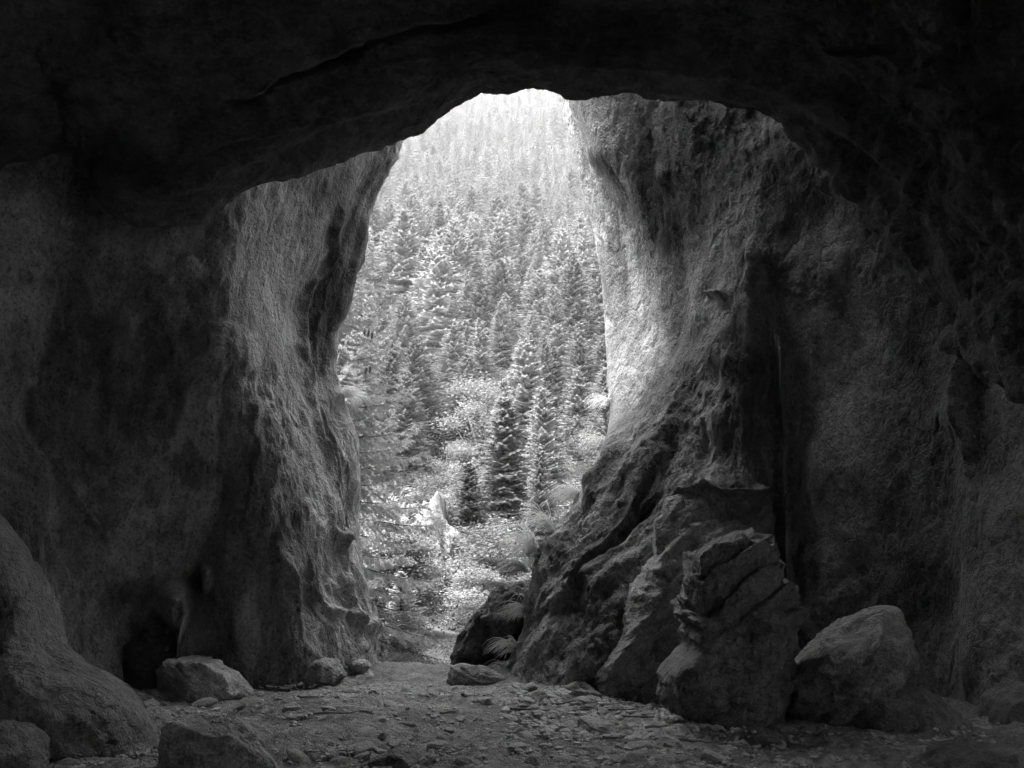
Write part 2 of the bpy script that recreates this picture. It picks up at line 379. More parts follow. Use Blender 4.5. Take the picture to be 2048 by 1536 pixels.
wr, VR = wall(colsR, cntR, featR, spotsR, M_wallR, 'cave_wall', True, 37, 1.0, (-0.25, -0.3, 1), outerR, E_R)
tag(wr, 'right cave wall with lit outer edge and long vertical crevice', 'rock wall', kind='structure')

# ceiling: arch lip in photo pixels, with its depth
LIP = [(-900, 900, 4.6), (-500, 520, 5.8), (-200, 360, 6.8), (60, 305, 7.5), (165, 300, 7.8), (186, 395, 7.75), (250, 420, 7.9), (330, 412, 8.0), (400, 388, 8.1), (480, 356, 8.2), (560, 312, 8.3), (640, 272, 8.4), (720, 250, 8.45), (800, 228, 8.5), (850, 215, 8.5), (900, 190, 8.55), (950, 173, 8.6), (1040, 165, 8.6), (1100, 173, 8.6), (1160, 179, 8.6), (1250, 172, 8.6), (1350, 176, 8.6), (1450, 182, 8.6), (1540, 200, 8.55), (1630, 250, 8.5), (1720, 300, 8.35), (1800, 360, 8.1), (1850, 450, 7.9), (1900, 590, 7.6), (1950, 715, 7.35), (2060, 800, 6.8), (2400, 900, 5.8), (2900, 1000, 4.8)]
LIP = np.array(LIP, float)
nC = 560; s = np.linspace(0, 1, nC)
cum = np.concatenate([[0], np.cumsum(np.hypot(np.diff(LIP[:, 0]), np.diff(LIP[:, 1])))]); 
wgt = np.concatenate([[0], np.cumsum(np.where((LIP[:-1, 0] > -100) & (LIP[1:, 0] < 2100), 1.0, 0.25) * np.diff(cum))]); wgt /= wgt[-1]
lx = smooth_interp(s, wgt, LIP[:, 0], 0.004); ly = smooth_interp(s, wgt, LIP[:, 1], 0.004); ldp = smooth_interp(s, wgt, LIP[:, 2], 0.004)
lip = P(lx, ly, ldp)
offs = [(38, 1.5), (14, 2.0), (5.5, 1.9), (3.4, 2.2), (2.2, 1.9), (1.35, 1.35), (0.75, 0.75), (0.32, 0.22), (0.08, 0.03), (-0.22, 0.02), (-0.5, 0.35), (-0.65, 1.2), (-0.9, 4.0), (-1.2, 7.0)]
ctrl = np.stack([lip + np.array([0, -a, b]) for a, b in offs], 0)           # (k, nC, 3)
kk = np.ones(81) / 81; ls = np.stack([np.convolve(np.pad(lip[:, i], 40, 'edge'), kk, 'valid') for i in range(3)], 1)
for i, f in enumerate([1, 1, 1, 1, .95, .8, .5, .15]): ctrl[i] += (ls - lip) * f
ctrl[:5, :, 0] *= np.array([0.75, 0.85, 0.9, 0.95, 1.0])[:, None]
cnt = [10, 12, 16, 24, 34, 40, 46, 40, 24, 18, 14, 10, 6]
t = np.concatenate([i + np.arange(n) / n for i, n in enumerate(cnt)] + [[len(cnt)]])
G = catmull(ctrl.transpose(1, 0, 2), t).transpose(1, 0, 2)
N = grid_normals(G); 
if (N[100, nC // 2] @ np.array([0, -0.5, -1])) < 0: N = -N
px, py = proj(G)
d = fbm(G * 0.6, 3, 71) * 0.22 + ridged(G * np.array([0.8, 2.2, 2.2]), 4, 73) * 0.10 + fbm(G * 4, 4, 75) * 0.04 + ridged(G * 8, 2, 77) * 0.014
d += features(G, N, [('s', [(1010, 30), (850, 50), (700, 90), (560, 150), (440, 215)], 45, 0.28), ('g', [(430, 220), (520, 170), (640, 115), (760, 70), (900, 52), (1020, 30)], 9, 0.22),
      ('g', [(780, 215), (640, 240), (500, 280), (350, 330)], 6, 0.06), ('g', [(182, 310), (180, 350), (178, 400)], 7, 0.15),
      ('s', [(1145, 50), (1160, 100), (1170, 150)], 50, 0.14), ('s', [(1620, 95), (1740, 100), (1840, 95)], 50, 0.2), ('s', [(1000, 110), (1080, 85), (1140, 80)], 30, -0.08), ('s', [(1170, 95), (1240, 95), (1310, 100)], 30, 0.08)])
lipfade = np.exp(-(np.abs(np.arange(len(t)) - sum(cnt[:8]))[:, None] / 14.0) ** 2)
d *= 1 - 0.6 * lipfade
d += (terr(fbm(G * np.array([.7, 1.8, 2.4]), 3, 171), 4.0) * 0.16 + ridged(G * np.array([1.5, 5, 5]), 3, 173) * .03) * sstep(8.0, 5.5, t)[:, None]
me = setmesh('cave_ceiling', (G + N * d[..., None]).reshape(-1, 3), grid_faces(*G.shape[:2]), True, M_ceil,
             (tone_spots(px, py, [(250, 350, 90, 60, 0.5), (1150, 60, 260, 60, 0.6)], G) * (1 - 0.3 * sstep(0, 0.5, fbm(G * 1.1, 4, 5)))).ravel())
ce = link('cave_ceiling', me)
tag(ce, 'dark arched rock ceiling hanging over the cave mouth', 'rock ceiling', kind='structure')

# ---------------------------------------------------------------- ground
def floor_z(x, y):
    x = np.asarray(x, float); y = np.asarray(y, float)
    V = np.stack([x, y, 0 * x + 3.3], -1)
    z = fbm(V * 0.7, 3, 5) * 0.05 + fbm(V * 2.6, 3, 8) * 0.025
    z = z + 0.22 * sstep(2.0, 5.5, np.abs(x + 0.1)) - 0.10 * sstep(0.2, 1.6, x) * sstep(7, 9, y) * (1 - sstep(2.0, 3.2, x))
    z = z + 0.05 * sstep(9.4, 10.6, y) - sstep(10.9, 14, y) * 0.75
    return z
xs = np.concatenate([np.linspace(-14, -4.6, 40, endpoint=False), np.linspace(-4.6, 4.9, 520), np.linspace(4.95, 14, 40)])
ys = np.concatenate([np.linspace(-30, 4.5, 70, endpoint=False), np.linspace(4.5, 12.5, 460), np.linspace(12.6, 15.5, 16)])
X, Y = np.meshgrid(xs, ys); Z = floor_z(X, Y)
V = np.stack([X, Y, Z], -1)
Z += fbm(V * 9, 3, 31) * 0.02 + np.maximum(ridged(V * 15, 2, 33), 0) * 0.014 * (X > -6)
V[..., 2] = Z
tone = (1 - 0.4 * sstep(0, 0.4, fbm(V * 1.3, 4, 3))) * (1 - 0.5 * (1 - sstep(3.0, 4.5, Y)))  # unseen near floor darkened in colour to cut bounced light

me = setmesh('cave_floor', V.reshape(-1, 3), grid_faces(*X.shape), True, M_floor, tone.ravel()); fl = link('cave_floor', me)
tag(fl, 'bare dirt floor of the cave strewn with small stones', 'ground', kind='structure')

HY = [11, 14, 20, 30, 45, 60, 90, 130, 180, 250, 350, 490, 620, 900]
HZ = [-0.5, -0.6, -0.8, -0.6, 0.8, 4, 13.5, 29, 54, 92, 152, 250, 345, 560]
def hill_z(x, y):
    x = np.asarray(x, float); y = np.asarray(y, float)
    z = smooth_interp(y, HY, HZ, 5)
    V = np.stack([x, y, 0 * x], -1)
    a = sstep(15, 90, y)
    z = z + fbm(V * 0.02, 3, 61) * 9 * a + fbm(V * 0.08, 3, 63) * (0.4 + 1.6 * a)
    z = z + np.abs(x) * 0.22 * (1 - a) * sstep(13, 22, y) + np.maximum(np.abs(x) - 45, 0) * 0.25
    return z - 0.35 * (1 - sstep(12, 15, y))
xs = np.concatenate([np.linspace(-420, -30, 60, endpoint=False), np.linspace(-30, 30, 120, endpoint=False), np.linspace(30, 420, 61)])
ys = np.concatenate([np.linspace(12.2, 60, 130, endpoint=False), np.linspace(60, 900, 220)])
X, Y = np.meshgrid(xs, ys); V = np.stack([X, Y, hill_z(X, Y)], -1)
me = setmesh('hillside', V.reshape(-1, 3), grid_faces(*X.shape), True, M_hill); hl = link('hillside', me)
tag(hl, 'steep mountain slope beyond the cave covered in spruce forest', 'hillside', kind='structure')

# ---------------------------------------------------------------- boulders and rocks
import bmesh
_ico = {}
def ico(n):
    if n not in _ico:
        bm = bmesh.new(); bmesh.ops.create_icosphere(bm, subdivisions=n, radius=1)
        bm.verts.ensure_lookup_table()
        _ico[n] = (np.array([v.co[:] for v in bm.verts]), np.array([[v.index for v in f.verts] for f in bm.faces])); bm.free()
    return _ico[n]

def star_radius(poly, c, th):
    """radius of a closed outline round c in direction th"""
    out = np.zeros(th.shape); dx, dz = np.cos(th), np.sin(th)
    q = poly - c
    for a, b in zip(q, np.roll(q, -1, 0)):
        ex, ez = b - a; den = dx * ez - dz * ex
        den = np.where(np.abs(den) < 1e-9, 1e-9, den)
        t = (a[0] * ez - a[1] * ex) / den; u = (a[0] * dz - a[1] * dx) / den
        out = np.where((t > 0) & (u >= -1e-6) & (u <= 1 + 1e-6), np.maximum(out, t), out)
    return out

def boulder(name, pts, d, T, seed, label, cat, amp=1.0, n=6, strata=None, mat=None, tone=1.0, facets=14, group=None, lean=0.0, loc_tone=None):
    W = P([p[0] for p in pts], [p[1] for p in pts], d)[:, [0, 2]]
    c = W.mean(0); D, F = ico(n)
    th = np.arctan2(D[:, 2], D[:, 0]); rho = np.hypot(D[:, 0], D[:, 2])
    tt = np.linspace(-math.pi, math.pi, 721); rr = star_radius(W, c, tt)
    k = np.ones(9) / 9; rr = np.convolve(np.concatenate([rr[-5:-1], rr, rr[1:5]]), k, 'valid')
    r = np.interp(th, tt, rr)
    rm = rr.mean(); V = np.stack([np.cos(th) * r * rho ** 0.8, T * np.sign(D[:, 1]) * np.abs(D[:, 1]) ** 0.85, np.sin(th) * r * rho ** 0.8], -1)
    V[:, 1] += V[:, 2] * lean
    g = np.random.default_rng(seed)
    for _ in range(facets):                    # broken flat faces on the front and top
        nn = g.normal(size=3); nn[1] = -abs(nn[1]) * 1.2; nn /= np.linalg.norm(nn)
        h = np.max(V @ nn) * g.uniform(0.62, 0.9); ex = np.maximum(V @ nn - h, 0)
        side = np.abs(nn[1]); V -= nn * (ex * 0.85 * side)[:, None]
    Nn = V / np.array([rm, T, rm]) ** 2; Nn /= np.linalg.norm(Nn, axis=1, keepdims=True)
    Q = V + seed * 3.1
    if strata is not None:
        st = np.array(strata, float); st /= np.linalg.norm(st)
        Wq = V @ (np.eye(3) * 0.55 + 1.6 * np.outer(st, st)) + seed
    else: Wq = Q
    e = fbm(Q * 1.2 / max(rm, 0.3), 3, seed) * 0.10 * rm
    e += ridged(Wq * 1.6 / max(rm, 0.25), 4, seed + 1, 0.6) * 0.06 * rm * amp
    e += (terr(fbm(Wq * 1.5 / rm, 3, seed + 12), 3.5, .15) + .5 * terr(fbm(Wq * 3.4 / rm, 3, seed + 13), 3, .15)) * 0.09 * rm * amp
    e += fbm(Wq * 5.5, 4, seed + 2, 0.6) * 0.028 * amp * min(1, rm * 2)
    e += ridged(Q * 9, 3, seed + 4) * 0.012 * amp * min(1, rm * 2)
    if strata is not None:
        L_ = (V @ st) * 3.4 / rm + fbm(Q * 1.1 / rm, 3, seed + 8) * 0.55
        saw = L_ - np.floor(L_); e += (sstep(0, 0.75, saw) - sstep(0.82, 1.0, saw)) * 0.085 * rm * amp * sstep(-0.15, 0.25, V[:, 2] / rm)
    V = V + Nn * (e - 0.03 * rm)[:, None]
    base = V[:, 2].min()
    tn = tone * (1 - 0.35 * sstep(0, 0.5, fbm(Q * 1.3 / rm, 4, seed + 6)))
    V[:, 2] -= base
    me = setmesh(name, V, F, True, mat or M_bould, tn)
    o = link(name, me, loc=(c[0], d, c[1] + base)); tag(o, label, cat, group)
    return o

boulder('boulder', [(1385,1450),(1330,1405),(1332,1350),(1350,1325),(1372,1300),(1370,1250),(1362,1200),(1380,1150),(1388,1118),(1410,1100),(1440,1092),(1475,1080),(1510,1085),(1532,1105),(1548,1150),(1572,1190),(1592,1230),(1604,1290),(1602,1340),(1590,1400),(1560,1455),(1470,1490),(1400,1475)], 7.3, 0.6, 3,
        'tallest boulder, craggy and layered, leaning on the right cave wall', 'boulder', 1.2, 7, (-0.45, -0.25, 1.0), tone=0.62)
boulder('boulder', [(1572,1450),(1564,1390),(1572,1362),(1612,1332),(1652,1292),(1708,1243),(1748,1222),(1796,1230),(1806,1270),(1797,1310),(1800,1350),(1785,1400),(1735,1435),(1660,1458),(1610,1462)], 7.35, 0.55, 8,
        'tilted angular boulder with ridged top, right of the tallest boulder', 'boulder', 1.1, 6, (-0.75, -0.3, 0.8), tone=0.85)
boulder('rock_buttress', [(1178,1390),(1195,1335),(1238,1278),(1275,1215),(1298,1140),(1308,1050),(1332,990),(1400,972),(1480,985),(1545,1040),(1562,1200),(1565,1330),(1560,1480),(1440,1500),(1370,1470),(1300,1440),(1240,1430),(1200,1415)], 9.3, 0.38, 12,
        'rock buttress at the foot of the right wall behind the tallest boulder', 'rock', 0.8, 7, (-0.5, 0, 0.8), tone=1.1, facets=6)
boulder('boulder', [(1690,1450),(1730,1390),(1790,1368),(1850,1375),(1900,1400),(1945,1435),(1930,1475),(1850,1490),(1760,1485)], 7.05, 0.4, 15, 'low dark boulder in the shade at the foot of the right wall', 'boulder', 0.7, 5, tone=0.6)
boulder('boulder', [(1975,1455),(1995,1400),(2040,1365),(2100,1380),(2130,1450),(2050,1500)], 6.9, 0.45, 19, 'rounded dark boulder cut off by the right edge of the view', 'boulder', 0.8, 5, tone=0.6)
boulder('boulder', [(1830,1560),(1880,1508),(1960,1490),(2040,1500),(2110,1540),(2090,1620),(1900,1620)], 5.75, 0.35, 23, 'low rough boulder in the bottom right corner of the floor', 'boulder', 1.1, 5, tone=0.6)
boulder('rock_outcrop', [(-260,1700),(-300,1300),(-200,1060),(-80,1005),(0,1052),(42,1100),(62,1165),(76,1235),(98,1290),(140,1332),(190,1360),(240,1392),(275,1430),(294,1470),(300,1520),(300,1640),(100,1700),(0,1700)], 6.4, 0.5, 27,
        'large rounded outcrop sloping down to the floor in the left foreground', 'rock', 0.75, 7, (0.5, -0.2, 0.9), facets=3, tone=0.75)
boulder('boulder', [(-140,1620),(-120,1480),(-40,1442),(30,1448),(72,1490),(84,1545),(70,1620)], 5.6, 0.35, 31, 'dark rounded boulder in front of the large left outcrop', 'boulder', 0.6, 5, tone=0.6)
boulder('boulder', [(190,1390),(198,1290),(230,1250),(290,1238),(345,1255),(370,1298),(418,1318),(440,1350),(420,1400),(260,1400)], 9.3, 0.25, 35, 'shadowed boulder below the dark hollow in the left wall', 'boulder', 1.3, 6, tone=0.3)  # low tone stands in for the shade of the hollow
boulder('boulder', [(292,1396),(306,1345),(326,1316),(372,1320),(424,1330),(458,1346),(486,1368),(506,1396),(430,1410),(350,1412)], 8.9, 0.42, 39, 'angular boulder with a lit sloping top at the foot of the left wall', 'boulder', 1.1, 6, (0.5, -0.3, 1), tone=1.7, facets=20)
boulder('boulder', [(295,1620),(315,1500),(335,1450),(362,1436),(425,1442),(490,1452),(530,1478),(556,1525),(572,1620),(450,1660),(350,1660)], 5.9, 0.34, 43, 'flat topped pale boulder at the bottom left of the dirt floor', 'boulder', 0.8, 6, facets=9, tone=1.4)
boulder('rock', [(598,1362),(620,1330),(646,1313),(674,1320),(696,1352),(672,1368),(630,1370)], 9.9, 0.28, 47, 'angular pale rock against the foot of the lit left pillar', 'rock', 0.8, 5, tone=1.3)
boulder('rock', [(700,1366),(694,1350),(712,1340),(735,1338),(752,1350),(764,1366),(730,1374)], 10.4, 0.2, 51, 'low pale rock carrying a smooth round stone on the sill', 'rock', 0.7, 4, tone=1.4)
boulder('rock', [(698,1340),(702,1325),(718,1318),(736,1320),(744,1332),(734,1344),(712,1347)], 10.4, 0.14, 52, 'smooth round white stone resting on a low rock by the left pillar', 'stone', 0.3, 4, tone=1.7, facets=1)
boulder('rock', [(894,1356),(900,1333),(925,1329),(960,1337),(1000,1351),(1032,1375),(1046,1398),(1010,1398),(960,1384),(920,1382),(896,1376)], 9.9, 0.25, 55, 'long flat slab of rock lying at the middle of the sill', 'rock', 0.7, 5, (0.3, 0, 1), tone=0.9)
boulder('rock', [(708,1540),(750,1515),(790,1500),(815,1502),(838,1518),(846,1538),(790,1556),(740,1556)], 6.05, 0.2, 59, 'dark flat rock half buried at the bottom centre of the floor', 'rock', 0.8, 5, tone=0.6)
boulder('rock', [(760,1366),(790,1358),(830,1362),(850,1368),(820,1376),(775,1377)], 10.5, 0.2, 60, 'thin pale rock on the sunlit middle of the sill', 'rock', 0.6, 4, tone=1.4)
boulder('rock', [(1100,1400),(1120,1370),(1170,1362),(1195,1385),(1185,1410),(1130,1415)], 9.2, 0.18, 61, 'small pale rock at the left foot of the sloping rock buttress', 'rock', 0.8, 4, tone=1.2)
bank = boulder('earth_bank', [(898,1352),(912,1310),(938,1262),(950,1215),(975,1188),(1015,1172),(1060,1160),(1110,1190),(1110,1350),(1000,1378)], 11.6, 0.6, 63, 'dark mossy earth bank topped with ferns right of the opening', 'earth bank', 1.3, 6, mat=M_soil, facets=1)
boulder('rock_outcrop', [(830,1200),(840,1050),(862,995),(886,985),(893,1040),(928,1085),(920,1150),(925,1260),(850,1265)], 30, 1.1, 67, 'pale bare crag rising out of the trees in the ravine', 'crag', 1.4, 6, (0.8, 0, 0.3), tone=0.3, mat=M_wallL)

# loose stones on the floor: many small ones as individuals, the finest gravel as one mass
def stone_mesh(seed, flat):
    D, F = ico(3); g = np.random.default_rng(seed)
    V = D * np.array([1, g.uniform(0.6, 0.95), flat]); 
    for _ in range(9):
        nn = g.normal(size=3); nn /= np.linalg.norm(nn); h = (np.abs(V @ nn)).max() * g.uniform(0.6, 0.85); V = V - nn * (np.maximum(V @ nn - h, 0) * 0.9)[:, None]
    V += D * (fbm(D * 2.2 + seed, 3, seed) * 0.10)[:, None] * np.array([1, 1, flat])
    return setmesh('stone', V, F, False, M_stone)
stones = [stone_mesh(100 + i, [0.4, 0.55, 0.32, 0.7, 0.5, 0.8, 0.42, 0.6][i]) for i in range(8)]
g = np.random.default_rng(5)
def floor_spot(px, py):
    el = np.arctan((py - 768) / FPX) - PITCH; d = CAMZ / np.tan(el)
    for _ in range(4):
        p = P(px, py, d); z = floor_z(p[0], p[1]); d = d * (CAMZ - z) / (CAMZ - p[2] + 1e-6)
    return P(px, py, d)
n_st = 0; tries = 0
while n_st < 270 and tries < 4000:
    tries += 1
    u = g.uniform()
    if u < 0.34: px, py = g.uniform(1020, 1380), 1378 + 95 * g.uniform() ** 1.3
    elif u < 0.44: px, py = g.uniform(490, 900), g.uniform(1366, 1392)
    elif u < 0.54: px, py = g.uniform(195, 420), 1400 + g.uniform(0, 50)
    else: px, py = g.uniform(420, 1500), g.uniform(1392, 1536)
    if py < 1368 + 0.0 * px: continue
    p = floor_spot(px, py)
    if not (5 < p[1] < 10.9): continue
    sz = 0.02 + 0.065 * g.uniform() ** 2.6 + (0.022 * g.uniform() if px > 1020 and py < 1460 else 0)
    nm = 'stone'; me = stones[g.integers(8)]
    o = link(nm, me, loc=(p[0], p[1], p[2] + sz * 0.12), rot=(g.normal() * 0.3, g.normal() * 0.3, g.uniform(0, 6.3)), scale=(sz * g.uniform(0.9, 1.7), sz, sz))
    if px > 1020 and py < 1470: lab, gr = 'small pale stone in the scree below the right rock buttress', 'stones in the scree at the right'
    elif px < 430: lab, gr = 'small stone lying by the left outcrop on the shaded floor', 'stones by the left outcrop'
    elif py < 1392: lab, gr = 'small stone lying along the sill of the cave mouth', 'stones along the sill'
    else: lab, gr = 'small flat stone scattered on the open dirt floor', 'stones scattered on the dirt floor'
    tag(o, lab, 'stone', gr); n_st += 1
for (px, py, sz, st, lab) in [(222, 1450, .075, 3, 'pale rounded stone tucked under the lower end of the left outcrop'), (205, 1462, .06, 5, 'second rounded stone beside the pale one under the left outcrop'),
        (262, 1500, .07, 2, 'flat pale stone on the floor between the outcrop and the flat topped boulder'), (405, 1396, .09, 0, 'flat dark stone in front of the lit left boulder'),
        (730, 1470, .10, 2, 'broad flat stone in the middle of the dirt floor'), (790, 1490, .07, 0, 'thin dark flat stone behind the half buried rock'),
        (1190, 1462, .15, 4, 'dark flat stone at the edge of the scree'), (1285, 1500, .10, 0, 'thin slate like stone in front of the scree'), (1075, 1402, .10, 5, 'blocky pale stone just right of the flat slab'),
        (1020, 1440, .08, 2, 'flat stone alone right of centre on the floor'), (590, 1440, .075, 6, 'flat grey stone left of centre on the floor'), (1160, 1395, .11, 3, 'largest stone of the scree beneath the right wall')]:
    p = floor_spot(px, py)
    tag(link('stone', stones[st], loc=(p[0], p[1], p[2] + sz * .15), rot=(0.1, -0.12, px), scale=(sz * 1.3, sz, sz)), lab, 'stone')
# gravel mass
D1, F1 = ico(1); vs = []; fs = []; k = 0
for i in range(13000):
    u = g.uniform()
    if u < 0.3: px, py = g.uniform(1000, 1450), 1372 + 110 * g.uniform() ** 1.2
    elif u < 0.4: px, py = g.uniform(180, 1000), g.uniform(1362, 1395)
    else: px, py = g.uniform(150, 2040), g.uniform(1385, 1540)
    p = floor_spot(px, py)
    if not (4.8 < p[1] < 11.3) or g.uniform() > 0.35 + 0.9 * (fbm(p * 1.3, 2, 44) > 0.0): continue
    sz = 0.006 + 0.022 * g.uniform() ** 2 + (0.02 * g.uniform() if u < .3 else 0)
    q = D1 * (1 + g.normal(size=(len(D1), 1)) * 0.16) * np.array([g.uniform(.9, 1.8), 1, g.uniform(.45, 1.1)]) * sz; a = g.uniform(0, 6.3)
    ca, sa = math.cos(a), math.sin(a)
    vs.append(np.stack([q[:, 0] * ca - q[:, 1] * sa, q[:, 0] * sa + q[:, 1] * ca, q[:, 2] + sz * .1], -1) + p); fs.append(F1 + k); k += len(D1)
gv = link('gravel', setmesh('gravel', np.concatenate(vs), np.concatenate(fs), False, M_stone)); tag(gv, 'fine gravel and grit spread over the dirt floor', 'gravel', kind='stuff')
# dead sticks
def tube(pts, rad, sides=6):
    pts = np.asarray(pts, float); rad = np.broadcast_to(rad, len(pts)); t = np.gradient(pts, axis=0); t /= np.linalg.norm(t, axis=1, keepdims=True) + 1e-9
    up = np.where(np.abs(t[:, 2:3]) > 0.9, [[1., 0, 0]], [[0, 0, 1.]]); a = np.cross(t, up); a /= np.linalg.norm(a, axis=1, keepdims=True) + 1e-9; b = np.cross(t, a)
    th = np.arange(sides) / sides * 2 * math.pi
    V = pts[:, None] + rad[:, None, None] * (a[:, None] * np.cos(th)[None, :, None] + b[:, None] * np.sin(th)[None, :, None])
    F = [[i * sides + j, i * sides + (j + 1) % sides, (i + 1) * sides + (j + 1) % sides, (i + 1) * sides + j] for i in range(len(pts) - 1) for j in range(sides)]
    return V.reshape(-1, 3), np.array(F)
for i, (px, py, ln, rz) in enumerate([(1130, 1412, .5, .2), (1060, 1425, .35, -.3), (1210, 1425, .55, .15), (1290, 1440, .4, -.2), (1240, 1480, .3, .5), (1400, 1490, .35, -.4), (670, 1432, .35, .1), (900, 1430, .2, .6), (560, 1378, .3, .1), (1180, 1380, .35, .4), (1330, 1460, .3, .1), (620, 1400, .25, -.2)]):
    p = floor_spot(px, py); n = 7; s_ = np.linspace(-.5, .5, n) * ln
    pts = np.stack([s_, g.normal(size=n) * ln * .03, 0.02 + np.abs(g.normal(size=n)) * .008], -1)
    V, F = tube(pts, np.linspace(.011, .004, n))
    o = link('stick', setmesh('stick', V, F, True, M_wood), loc=p, rot=(0, 0, rz))
    tag(o, 'thin dead stick lying among the stones of the scree' if px > 1000 else 'thin dead stick lying on the dirt floor left of centre', 'stick', 'dead sticks in the scree' if px > 1000 else 'dead sticks on the left floor')

# ---------------------------------------------------------------- trees
def spruce_meshes(name, seed, levels=30, nb=6, m=7, width=0.17, bare=0.08, gap=0.0, bsr=(.0022, .0045), kk=4):
    """unit-height spruce: crown of many small sprays on drooping branches, tapered trunk"""
    g = np.random.default_rng(seed); tri = []
    for L in range(levels):
        f = L / (levels - 1); z0 = bare + (0.985 - bare) * f ** 0.93
        rad = width * (1 - f) ** 0.8 * (0.55 + 0.45 * min(1, f * 6 + 0.3)) + 0.008
        for b in range(nb + (1 if f < 0.6 else 0)):
            if g.uniform() < 0.10 + gap: continue
            a = 2 * math.pi * (b + g.uniform(-.3, .3)) / nb + L * 1.3; ln = rad * g.uniform(0.62, 1.15)
            z = z0 + g.normal() * 0.013; e = -0.05 + 0.75 * f + g.normal() * .08; dr = 0.55 * (1 - f) + 0.12
            dirv = np.array([math.cos(a), math.sin(a)]); nrm = np.array([-dirv[1], dirv[0]])
            for j in range(m):
                s = (j + 0.6) / m; r = ln * s; h = z + ln * (e * s - dr * s * s + 0.12 * s ** 4)
                q = np.array([dirv[0] * r, dirv[1] * r, h]); wl = (0.36 * ln * (1 - s * 0.75) + 0.008) * g.uniform(.7, 1.2)
                for sd in (-1, 1):
                    for k in range(kk):
                        fw = g.uniform(.2, .9) * wl; bs = g.uniform(*bsr)
                        tip = q + np.array([nrm[0] * sd * wl + dirv[0] * fw, nrm[1] * sd * wl + dirv[1] * fw, -wl * g.uniform(.15, .75)]) * g.uniform(.6, 1.05)
                        c1 = q + np.append(dirv * bs, g.uniform(0, .004)); c2 = q - np.append(dirv * bs, g.uniform(0, .008))
                        tri.append([c1, tip, c2])
            tipc = np.array([dirv[0] * ln, dirv[1] * ln, z + ln * (e - dr + .12)])
            tri.append([tipc + np.append(nrm * .006, 0), tipc + np.append(dirv * .02, .006), tipc - np.append(nrm * .006, 0)])
    for j in range(5):
        a = j * 1.26; tri.append([np.array([0, 0, 1.0]), np.array([math.cos(a) * .006, math.sin(a) * .006, .955]), np.array([math.cos(a + 1) * .006, math.sin(a + 1) * .006, .955])])
    T = np.array(tri); cr = setmesh(name + '_crown', T.reshape(-1, 3), np.arange(len(T) * 3).reshape(-1, 3), False, M_needle)
    n = 9; zz = np.linspace(-0.04, 0.97, n); V, F = tube(np.stack([0.002 * np.sin(zz * 9 + seed), 0 * zz, zz], -1), 0.0125 * (1 - zz) ** 0.9 + 0.001, 6)
    return cr, setmesh(name + '_trunk', V, F, True, M_bark)

def broad_meshes(seed, n=7000, ls=(.006, .012)):
    g = np.random.default_rng(seed); cen = []
    for i in range(26):
        a = g.uniform(0, 6.28); z = g.uniform(.32, .95); r = .26 * math.sqrt(max(0.05, 1 - ((z - .6) / .42) ** 2)) * g.uniform(.3, 1)
        cen.append([math.cos(a) * r, math.sin(a) * r, z])
    cen = np.array(cen); ci = g.integers(0, 26, n); c = cen[ci] + g.normal(size=(n, 3)) * np.array([.055, .055, .035])
    a = g.normal(size=(n, 3)); a[:, 2] *= .4; a /= np.linalg.norm(a, axis=1, keepdims=True); b = np.cross(a, g.normal(size=(n, 3))); b /= np.linalg.norm(b, axis=1, keepdims=True)
    s = g.uniform(*ls, (n, 1)); V = np.stack([c - a * s, c + b * s * .6, c + a * s, c - b * s * .6], 1)
    cr = setmesh('broad_crown', V.reshape(-1, 3), np.arange(n * 4).reshape(-1, 4), False, M_leaf)
    vs = []; fs = []; k = 0
    for j in range(7):
        e = cen[j * 3]; pts = np.array([[0, 0, -.03], [0, 0, .15 + .03 * j], e * .5 + np.array([0, 0, .1]), e]) if j else np.array([[0, 0, -.05], [.01, 0, .3], [0, .01, .6], [0, 0, .85]])
        V, F = tube(pts, [.014, .012, .007, .003] if j else [.018, .014, .008, .003]); vs.append(V); fs.append(F + k); k += len(V)
    return cr, setmesh('broad_trunk', np.concatenate(vs), np.concatenate(fs), True, M_bark)

SPR = [spruce_meshes('spruce', 200 + i, 44 + 3 * (i % 3), 9 + i % 2, 6, [0.15, 0.18, 0.13, 0.20, 0.16, 0.12][i], [.05, .12, .2, .06, .28, .1][i], [0, .05, .12, 0, .2, .05][i]) for i in range(6)]
BRD = [broad_meshes(300 + i) for i in range(3)]
YNG = [spruce_meshes('young', 340 + i, 30, 9, 6, .18, .03) for i in range(2)]
for c_, t_ in YNG: c_.materials[0] = M_needle_near
SHR = [broad_meshes(320 + i, 8000, (.007, .014)) for i in range(3)]
def tree(kind, me, x, y, h, label, group, cat, wd=1.0):
    z = float(hill_z(x, y)) - 0.3
    e = link(kind, None, loc=(x, y, z), rot=(g.normal() * .02, g.normal() * .02, g.uniform(0, 6.28)), scale=(h * wd, h * wd, h)); tag(e, label, cat, group)
    link('crown', me[0], e); link('trunk', me[1], e)
    return e
def at_px(px, d): return P(px, 768, d)[0]
